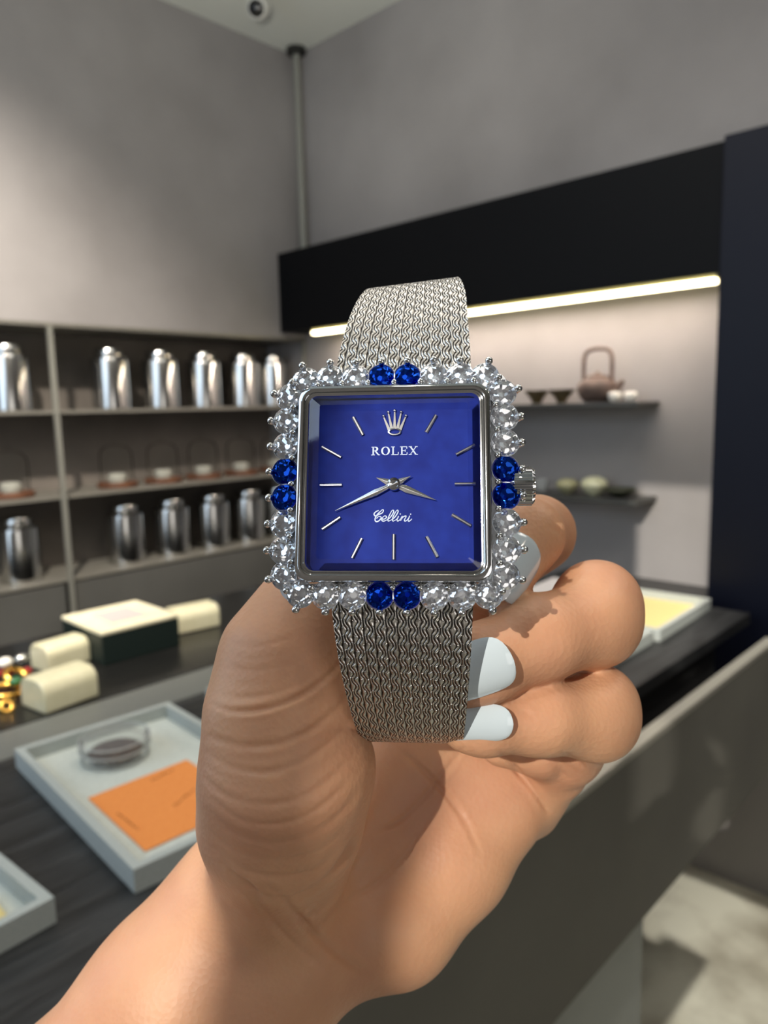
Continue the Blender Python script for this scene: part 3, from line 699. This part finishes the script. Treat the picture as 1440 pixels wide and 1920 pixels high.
# joints as (pixel x, pixel y, depth, radius) turned into metres
CH = {
 'arm':   ([J(-260,2700,.172,240), J(150,2180,.172,232), J(370,1908,.174,210), J(505,1735,.178,190), J(590,1690,.184,150)], 1.28),
 'thenar':([J(500,1700,.176,130), J(527,1590,.162,128), J(528,1530,.155,148), J(538,1440,.150,158), J(520,1335,.149,128), J(532,1235,.151,114), J(575,1160,.154,97), J(640,1100,.157,84)], 1.0),
 'hypo':  ([J(620,1735,.186,112), J(735,1712,.186,117), J(840,1600,.192,110), J(925,1485,.198,100), J(975,1450,.202,84)], 1.0),
 'palm':  ([J(600,1690,.190,110), J(720,1560,.198,120), J(840,1420,.205,128), J(930,1340,.212,110)], 1.0),
 'palm2': ([J(640,1560,.185,110), J(760,1400,.200,120), J(880,1290,.212,100)], 1.0),
 'index': ([J(900,1300,.214,95), J(880,1120,.208,60), J(1006,1000,.190,67), J(985,1003,.169,67), J(925,1090,.160,66)], 1.0),
 'middle':([J(960,1350,.213,92), J(1035,1248,.192,80), J(1119,1133,.170,77), J(1114,1165,.166,81), J(1008,1197,.155,77), J(900,1247,.1485,72), J(860,1266,.147,62)], 1.0),
 'ring':  ([J(965,1460,.205,86), J(1060,1402,.186,66), J(1121,1320,.168,68), J(1116,1346,.165,75), J(1010,1343,.155,68), J(905,1358,.150,54), J(870,1360,.149,46)], 1.0),
 'pinky': ([J(985,1500,.203,70), J(1048,1442,.190,48), J(1010,1405,.180,46), J(940,1395,.178,42)], 1.0),
}
H0 = .00085
lo = np.array([-.150, -.225, -.232]); hi = np.array([.072, .012, -.124])
dims = np.ceil((hi-lo)/H0).astype(int)
gx, gy, gz = [lo[i] + H0*np.arange(dims[i]) for i in range(3)]
def smin(a, b, k):
    h = np.clip(.5+.5*(b-a)/k, 0, 1); return b*(1-h)+a*h-k*h*(1-h)
def cone(P, a, ra, b, rb, sz):
    s = np.array([1, 1, sz], np.float32); ab = (b-a)*s; q = (P-a.astype(np.float32))*s
    t = np.clip((q@ab.astype(np.float32))/float(ab@ab), 0, 1)
    t2 = t
    d = np.sqrt(((q - t[..., None]*ab.astype(np.float32))**2).sum(-1)) - (ra + (rb-ra)*t2)
    return d
def chain(P, name, k=.0035):
    js, sz = CH[name]; d = None
    for (a, ra), (b, rb) in zip(js[:-1], js[1:]):
        c = cone(P, a, ra, b, rb, sz); d = c if d is None else smin(d, c, k)
    return d
def sdf(P):
    body = chain(P, 'arm', .008)
    body = smin(body, chain(P, 'hypo', .006), .008)
    body = smin(body, chain(P, 'palm', .008), .007)
    body = smin(body, chain(P, 'palm2', .008), .007)
    body = smin(body, chain(P, 'thenar', .004), .0035)
    fg = chain(P, 'index'); 
    for nme in ('middle', 'ring', 'pinky'): fg = smin(fg, chain(P, nme), .0006)
    return smin(body, fg, .0030)
V = np.empty(dims, np.float32)
for i0 in range(0, dims[0], 24):
    i1 = min(i0+24, dims[0])
    P = np.stack(np.meshgrid(gx[i0:i1], gy, gz, indexing='ij'), -1).astype(np.float32)
    V[i0:i1] = sdf(P)
# close the arm where it leaves the grid (far below the frame)
V[:, 0, :] = 1; V[0] = 1; V[-1] = 1; V[:, -1] = 1; V[:, :, 0] = 1; V[:, :, -1] = 1
# surface nets
ins = V < 0
c = np.zeros(np.array(dims)-1, np.int8)
corners = [(a, b, d) for a in (0, 1) for b in (0, 1) for d in (0, 1)]
def sh(A, o): return A[o[0]:A.shape[0]-1+o[0], o[1]:A.shape[1]-1+o[1], o[2]:A.shape[2]-1+o[2]]
for o_ in corners: c += sh(ins, o_)
act = (c > 0) & (c < 8)
idx = -np.ones(act.shape, np.int64); ai = np.argwhere(act); idx[act] = np.arange(len(ai))
acc_ = np.zeros((len(ai), 3)); cnt = np.zeros(len(ai))
edges = [(a, b) for a in corners for b in corners if a < b and sum(abs(x-y) for x, y in zip(a, b)) == 1]
for a, b in edges:
    va = V[ai[:, 0]+a[0], ai[:, 1]+a[1], ai[:, 2]+a[2]]; vb = V[ai[:, 0]+b[0], ai[:, 1]+b[1], ai[:, 2]+b[2]]
    m = (va < 0) != (vb < 0); t = np.where(m, va/(va-vb+1e-20), 0)
    p = np.array(a)[None] + t[:, None]*(np.array(b)-np.array(a))[None]
    acc_[m] += p[m]; cnt[m] += 1
verts = lo + H0*(ai + acc_/cnt[:, None])
quads = []
for ax_ in range(3):
    o1 = [0, 0, 0]; o1[ax_] = 1
    A = ins[:ins.shape[0]-o1[0], :ins.shape[1]-o1[1], :ins.shape[2]-o1[2]]; B = ins[o1[0]:, o1[1]:, o1[2]:]
    e = np.argwhere(A != B); u1, u2 = [(1, 2), (2, 0), (0, 1)][ax_]
    ok = (e[:, u1] > 0) & (e[:, u2] > 0) & (e[:, u1] < dims[u1]-1) & (e[:, u2] < dims[u2]-1); e = e[ok]
    d1 = np.zeros(3, int); d1[u1] = 1; d2 = np.zeros(3, int); d2[u2] = 1
    q = np.stack([idx[tuple((e-d1*i-d2*j).T)] for i, j in ((0, 0), (1, 0), (1, 1), (0, 1))], 1)
    s_ = A[tuple(e.T)]; q[~s_] = q[~s_][:, ::-1]; quads.append(q)
quads = np.concatenate(quads); quads = quads[(quads >= 0).all(1)]
me = bpy.data.meshes.new('hand'); me.from_pydata(verts.tolist(), [], quads.tolist())
bm = bmesh.new(); bm.from_mesh(me)
for _ in range(2): bmesh.ops.smooth_vert(bm, verts=bm.verts, factor=.5, use_axis_x=True, use_axis_y=True, use_axis_z=True)
bmesh.ops.recalc_face_normals(bm, faces=bm.faces)
bm.to_mesh(me); bm.free()
tmp = bpy.data.objects.new('tmp', me); COL.objects.link(tmp)
md = tmp.modifiers.new('s', 'SUBSURF'); md.levels = 1; md.render_levels = 1
dg = bpy.context.evaluated_depsgraph_get(); me2 = bpy.data.meshes.new_from_object(tmp.evaluated_get(dg))
bpy.data.objects.remove(tmp)
nv = len(me2.vertices); co = np.empty(nv*3); me2.vertices.foreach_get('co', co); co = co.reshape(-1, 3)
no = np.empty(nv*3); me2.vertices.foreach_get('normal', no); no = no.reshape(-1, 3)
pxy = np.stack([720+F*co[:, 0]/-co[:, 2], 960-F*co[:, 1]/-co[:, 2]], 1); dep = -co[:, 2]
# visible side of each region only: normal towards the lens
view = -co/np.linalg.norm(co, axis=1)[:, None]; facing = np.clip((no*view).sum(1)*3, 0, 1)
def crease(P, width, depth, dmax=.3, dmin=0, lip=.35, taper=True):
    """press a fold line into the skin, with soft lips either side"""
    P = np.array(cr_(P, 10)); best = np.full(nv, 1e9); tt = np.zeros(nv)
    box = (pxy > P.min(0)-60).all(1) & (pxy < P.max(0)+60).all(1) & (facing > 0) & (dep < dmax) & (dep > dmin)
    I = np.nonzero(box)[0]; Q = pxy[I]; b = np.full(len(I), 1e9); t_ = np.zeros(len(I)); n = len(P)-1
    for i in range(n):
        a, c_ = P[i], P[i+1]; ab = c_-a; t = np.clip(((Q-a)@ab)/(ab@ab+1e-9), 0, 1); d = np.linalg.norm(Q-a-t[:, None]*ab, axis=1)
        m = d < b; b[m] = d[m]; t_[m] = (i+t[m])/n
    tp = np.sin(np.clip(t_, .02, .98)*PI)**.6 if taper else 1
    g = np.exp(-(b/width)**2) - lip*np.exp(-((b-2.2*width)/(1.2*width))**2)
    disp[I] -= (g*depth*tp*facing[I]*CS)
disp = np.zeros(nv)
MMm = .001; CS = .62
TH = .166
crease([(398,1322),(440,1334),(500,1328),(560,1306),(610,1272),(645,1236)], 5, .85*MMm, TH)
crease([(404,1300),(450,1308),(500,1302),(545,1288)], 5, .25*MMm, TH)
crease([(396,1382),(450,1398),(520,1394),(580,1370),(625,1335),(655,1300)], 6, .75*MMm, TH)
crease([(388,1412),(440,1440),(500,1448),(560,1430),(620,1390),(668,1340)], 6, .42*MMm, TH)
crease([(384,1460),(430,1495),(500,1508),(570,1492),(630,1450),(680,1395)], 6, .42*MMm, TH)
crease([(400,1500),(450,1536),(520,1545),(590,1520),(650,1470)], 5, .35*MMm, TH)
crease([(388,1520),(440,1562),(510,1580),(580,1565),(640,1525),(680,1470)], 6, .45*MMm, TH)
crease([(395,1560),(450,1598),(520,1612),(590,1598),(645,1560)], 5, .32*MMm, .172)
crease([(400,1590),(460,1630),(530,1643),(590,1630),(630,1600)], 5, .36*MMm, .176)
crease([(420,1620),(470,1660),(540,1672),(595,1655)], 5, .3*MMm, .18)
crease([(430,1205),(470,1212),(520,1205),(560,1192)], 6, .15*MMm, TH)
crease([(420,1250),(470,1258),(530,1250),(580,1230)], 6, .15*MMm, TH)
crease([(696,1450),(692,1500),(672,1560),(640,1620),(590,1668),(530,1688),(470,1670),(420,1620)], 7, 1.9*MMm, .21, lip=.12)
crease([(939,1410),(965,1440),(1000,1482),(1028,1522)], 4.5, 2.3*MMm, .25, lip=.05)
crease([(1056,1414),(1075,1424),(1096,1440)], 4.5, 1.8*MMm, .25, lip=.05)
crease([(1040,1440),(1060,1455),(1075,1462)], 5, .4*MMm, .25)
crease([(740,1400),(790,1440),(860,1520),(900,1600)], 5, .7*MMm, .25)
crease([(700,1560),(760,1530),(840,1440),(870,1400)], 5, .55*MMm, .25)
crease([(500,1660),(545,1705),(600,1760),(650,1800),(690,1830)], 7, 1.2*MMm, .25)
crease([(455,1640),(490,1700),(540,1760),(600,1810)], 6, .7*MMm, .25)
crease([(560,1730),(610,1700),(650,1650),(690,1590)], 5, .5*MMm, .25)
crease([(640,1690),(700,1660),(760,1600),(800,1540)], 5, .4*MMm, .25)
crease([(1000,1120),(1012,1150),(1008,1190)], 6, .12*MMm, .18)
crease([(960,1330),(985,1335),(1005,1350)], 5, .15*MMm, .17)
for px_, py_ in ((1040,960),(1050,1000),(1046,1040)): crease([(px_-30,py_-14),(px_,py_),(px_+14,py_+26)], 5, .16*MMm, .24)
irr = .75 + .35*np.sin(pxy[:, 0]*.043+pxy[:, 1]*.021)*np.sin(pxy[:, 1]*.037-pxy[:, 0]*.018+1.3)
co += no*(disp*irr)[:, None]
me2.vertices.foreach_set('co', co.ravel()); me2.update()
me2.polygons.foreach_set('use_smooth', [True]*len(me2.polygons))
M_skin = bpy.data.materials.new('skin'); M_skin.use_nodes = True
n = M_skin.node_tree.nodes; L = M_skin.node_tree.links; b = n['Principled BSDF']
b.inputs['Roughness'].default_value = .48; b.inputs['Subsurface Weight'].default_value = .25
b.inputs['Subsurface Radius'].default_value = (.006, .0022, .0012); b.inputs['Subsurface Scale'].default_value = 1.0
b.inputs['Specular IOR Level'].default_value = .35
tc = n.new('ShaderNodeTexCoord'); nz = n.new('ShaderNodeTexNoise'); nz.inputs['Scale'].default_value = 38; nz.inputs['Detail'].default_value = 4
cr = n.new('ShaderNodeValToRGB'); cr.color_ramp.elements[0].position = .34; cr.color_ramp.elements[1].position = .68
cr.color_ramp.elements[0].color = (*lin((.75,.55,.43)), 1); cr.color_ramp.elements[1].color = (*lin((.81,.62,.48)), 1)
L.new(tc.outputs['Object'], nz.inputs[0]); L.new(nz.outputs[0], cr.inputs[0]); L.new(cr.outputs[0], b.inputs['Base Color'])
n2 = n.new('ShaderNodeTexVoronoi'); n2.inputs['Scale'].default_value = 900; bp = n.new('ShaderNodeBump'); bp.inputs['Strength'].default_value = .18; bp.inputs['Distance'].default_value = .0004
L.new(tc.outputs['Object'], n2.inputs[0]); L.new(n2.outputs[0], bp.inputs['Height']); L.new(bp.outputs[0], b.inputs['Normal'])
me2.materials.append(M_skin)
me2.name = 'person'
hd = bpy.data.objects.new('person', me2); COL.objects.link(hd); hd.matrix_world = CAMM
tag(hd, 'bare left hand and forearm, palm to the viewer, thumb and curled fingers holding the watch', 'person')
# nails: curved plates seated on the finger tips (camera-space millimetres turned into real places)
M_nail = mat('pale_blue_nail_polish', (.76,.81,.84), .12, Coat_Weight=.8)
def nail(px, py, d, ax, nrm, L_, W_, R_, tip=.5, long_=0.0):
    """centre, axis towards the free end, outward normal, half length, half width, cross radius (mm)"""
    c_ = np.array([(px-720)*d/F, (960-py)*d/F, -d])
    a = np.array(ax, float); a /= np.linalg.norm(a); n_ = np.array(nrm, float); n_ -= n_@a*a; n_ /= np.linalg.norm(n_); w = np.cross(n_, a)
    mb = MB(); rings = []
    NU_, NV_ = 20, 18
    top = []; bot = []
    for i in range(NU_+1):
        u_ = -math.cos(PI*i/NU_)
        if u_ < 0: hw = (1-abs(u_)**4.5)**.5 if u_ > -1 else 0.0
        else: hw = 1 - .22*u_**2 if u_ < .82 else (1-.22*u_**2)*math.sqrt(max(0.0, 1-((u_-.82)/.18)**2*.75))
        hw = max(hw, .05)
        for j in range(NV_+1):
            v_ = (-1+2*j/NV_)*hw; th = v_*W_/R_
            lift = -(.55*max(0, u_)**2 + .25*u_*u_)
            for lst, dr in ((top, .28*(1-.6*(v_/max(hw, .01))**8)*(1 if abs(u_) < .95 else .3)), (bot, -.5)):
                r_ = R_+dr
                lst.append(c_ + (a*u_*L_ + w*math.sin(th)*r_ + n_*(math.cos(th)*r_ - R_ + lift))*.001)
    n0 = len(top); fs = []
    for i in range(NU_):
        for j in range(NV_):
            q = i*(NV_+1)+j; fs.append((q, q+1, q+NV_+2, q+NV_+1)); fs.append((n0+q, n0+q+NV_+1, n0+q+NV_+2, n0+q+1))
    for i in range(NU_):
        q = i*(NV_+1); fs.append((q, q+NV_+1, n0+q+NV_+1, n0+q)); q += NV_; fs.append((q, n0+q, n0+q+NV_+1, q+NV_+1))
    for j in range(NV_):
        q = j; fs.append((q, n0+q, n0+q+1, q+1)); q = NU_*(NV_+1)+j; fs.append((q, q+1, n0+q+1, n0+q))
    mb.add(top+bot, fs)
    return mb.build('fingernail', M_nail, hd, smooth=50)
nail(885, 1264, .1385, (-.93,-.34,-.10), (-.05,-.10,1), 8.2, 5.9, 8.0)
nail(888, 1358, .1430, (-1,-.02,-.10), (0,-.02,1), 7.6, 3.9, 6.0)
nail(970, 1058, .1538, (-.54,-.66,.52), (.45,.3,.85), 7.6, 6.2, 7.8)
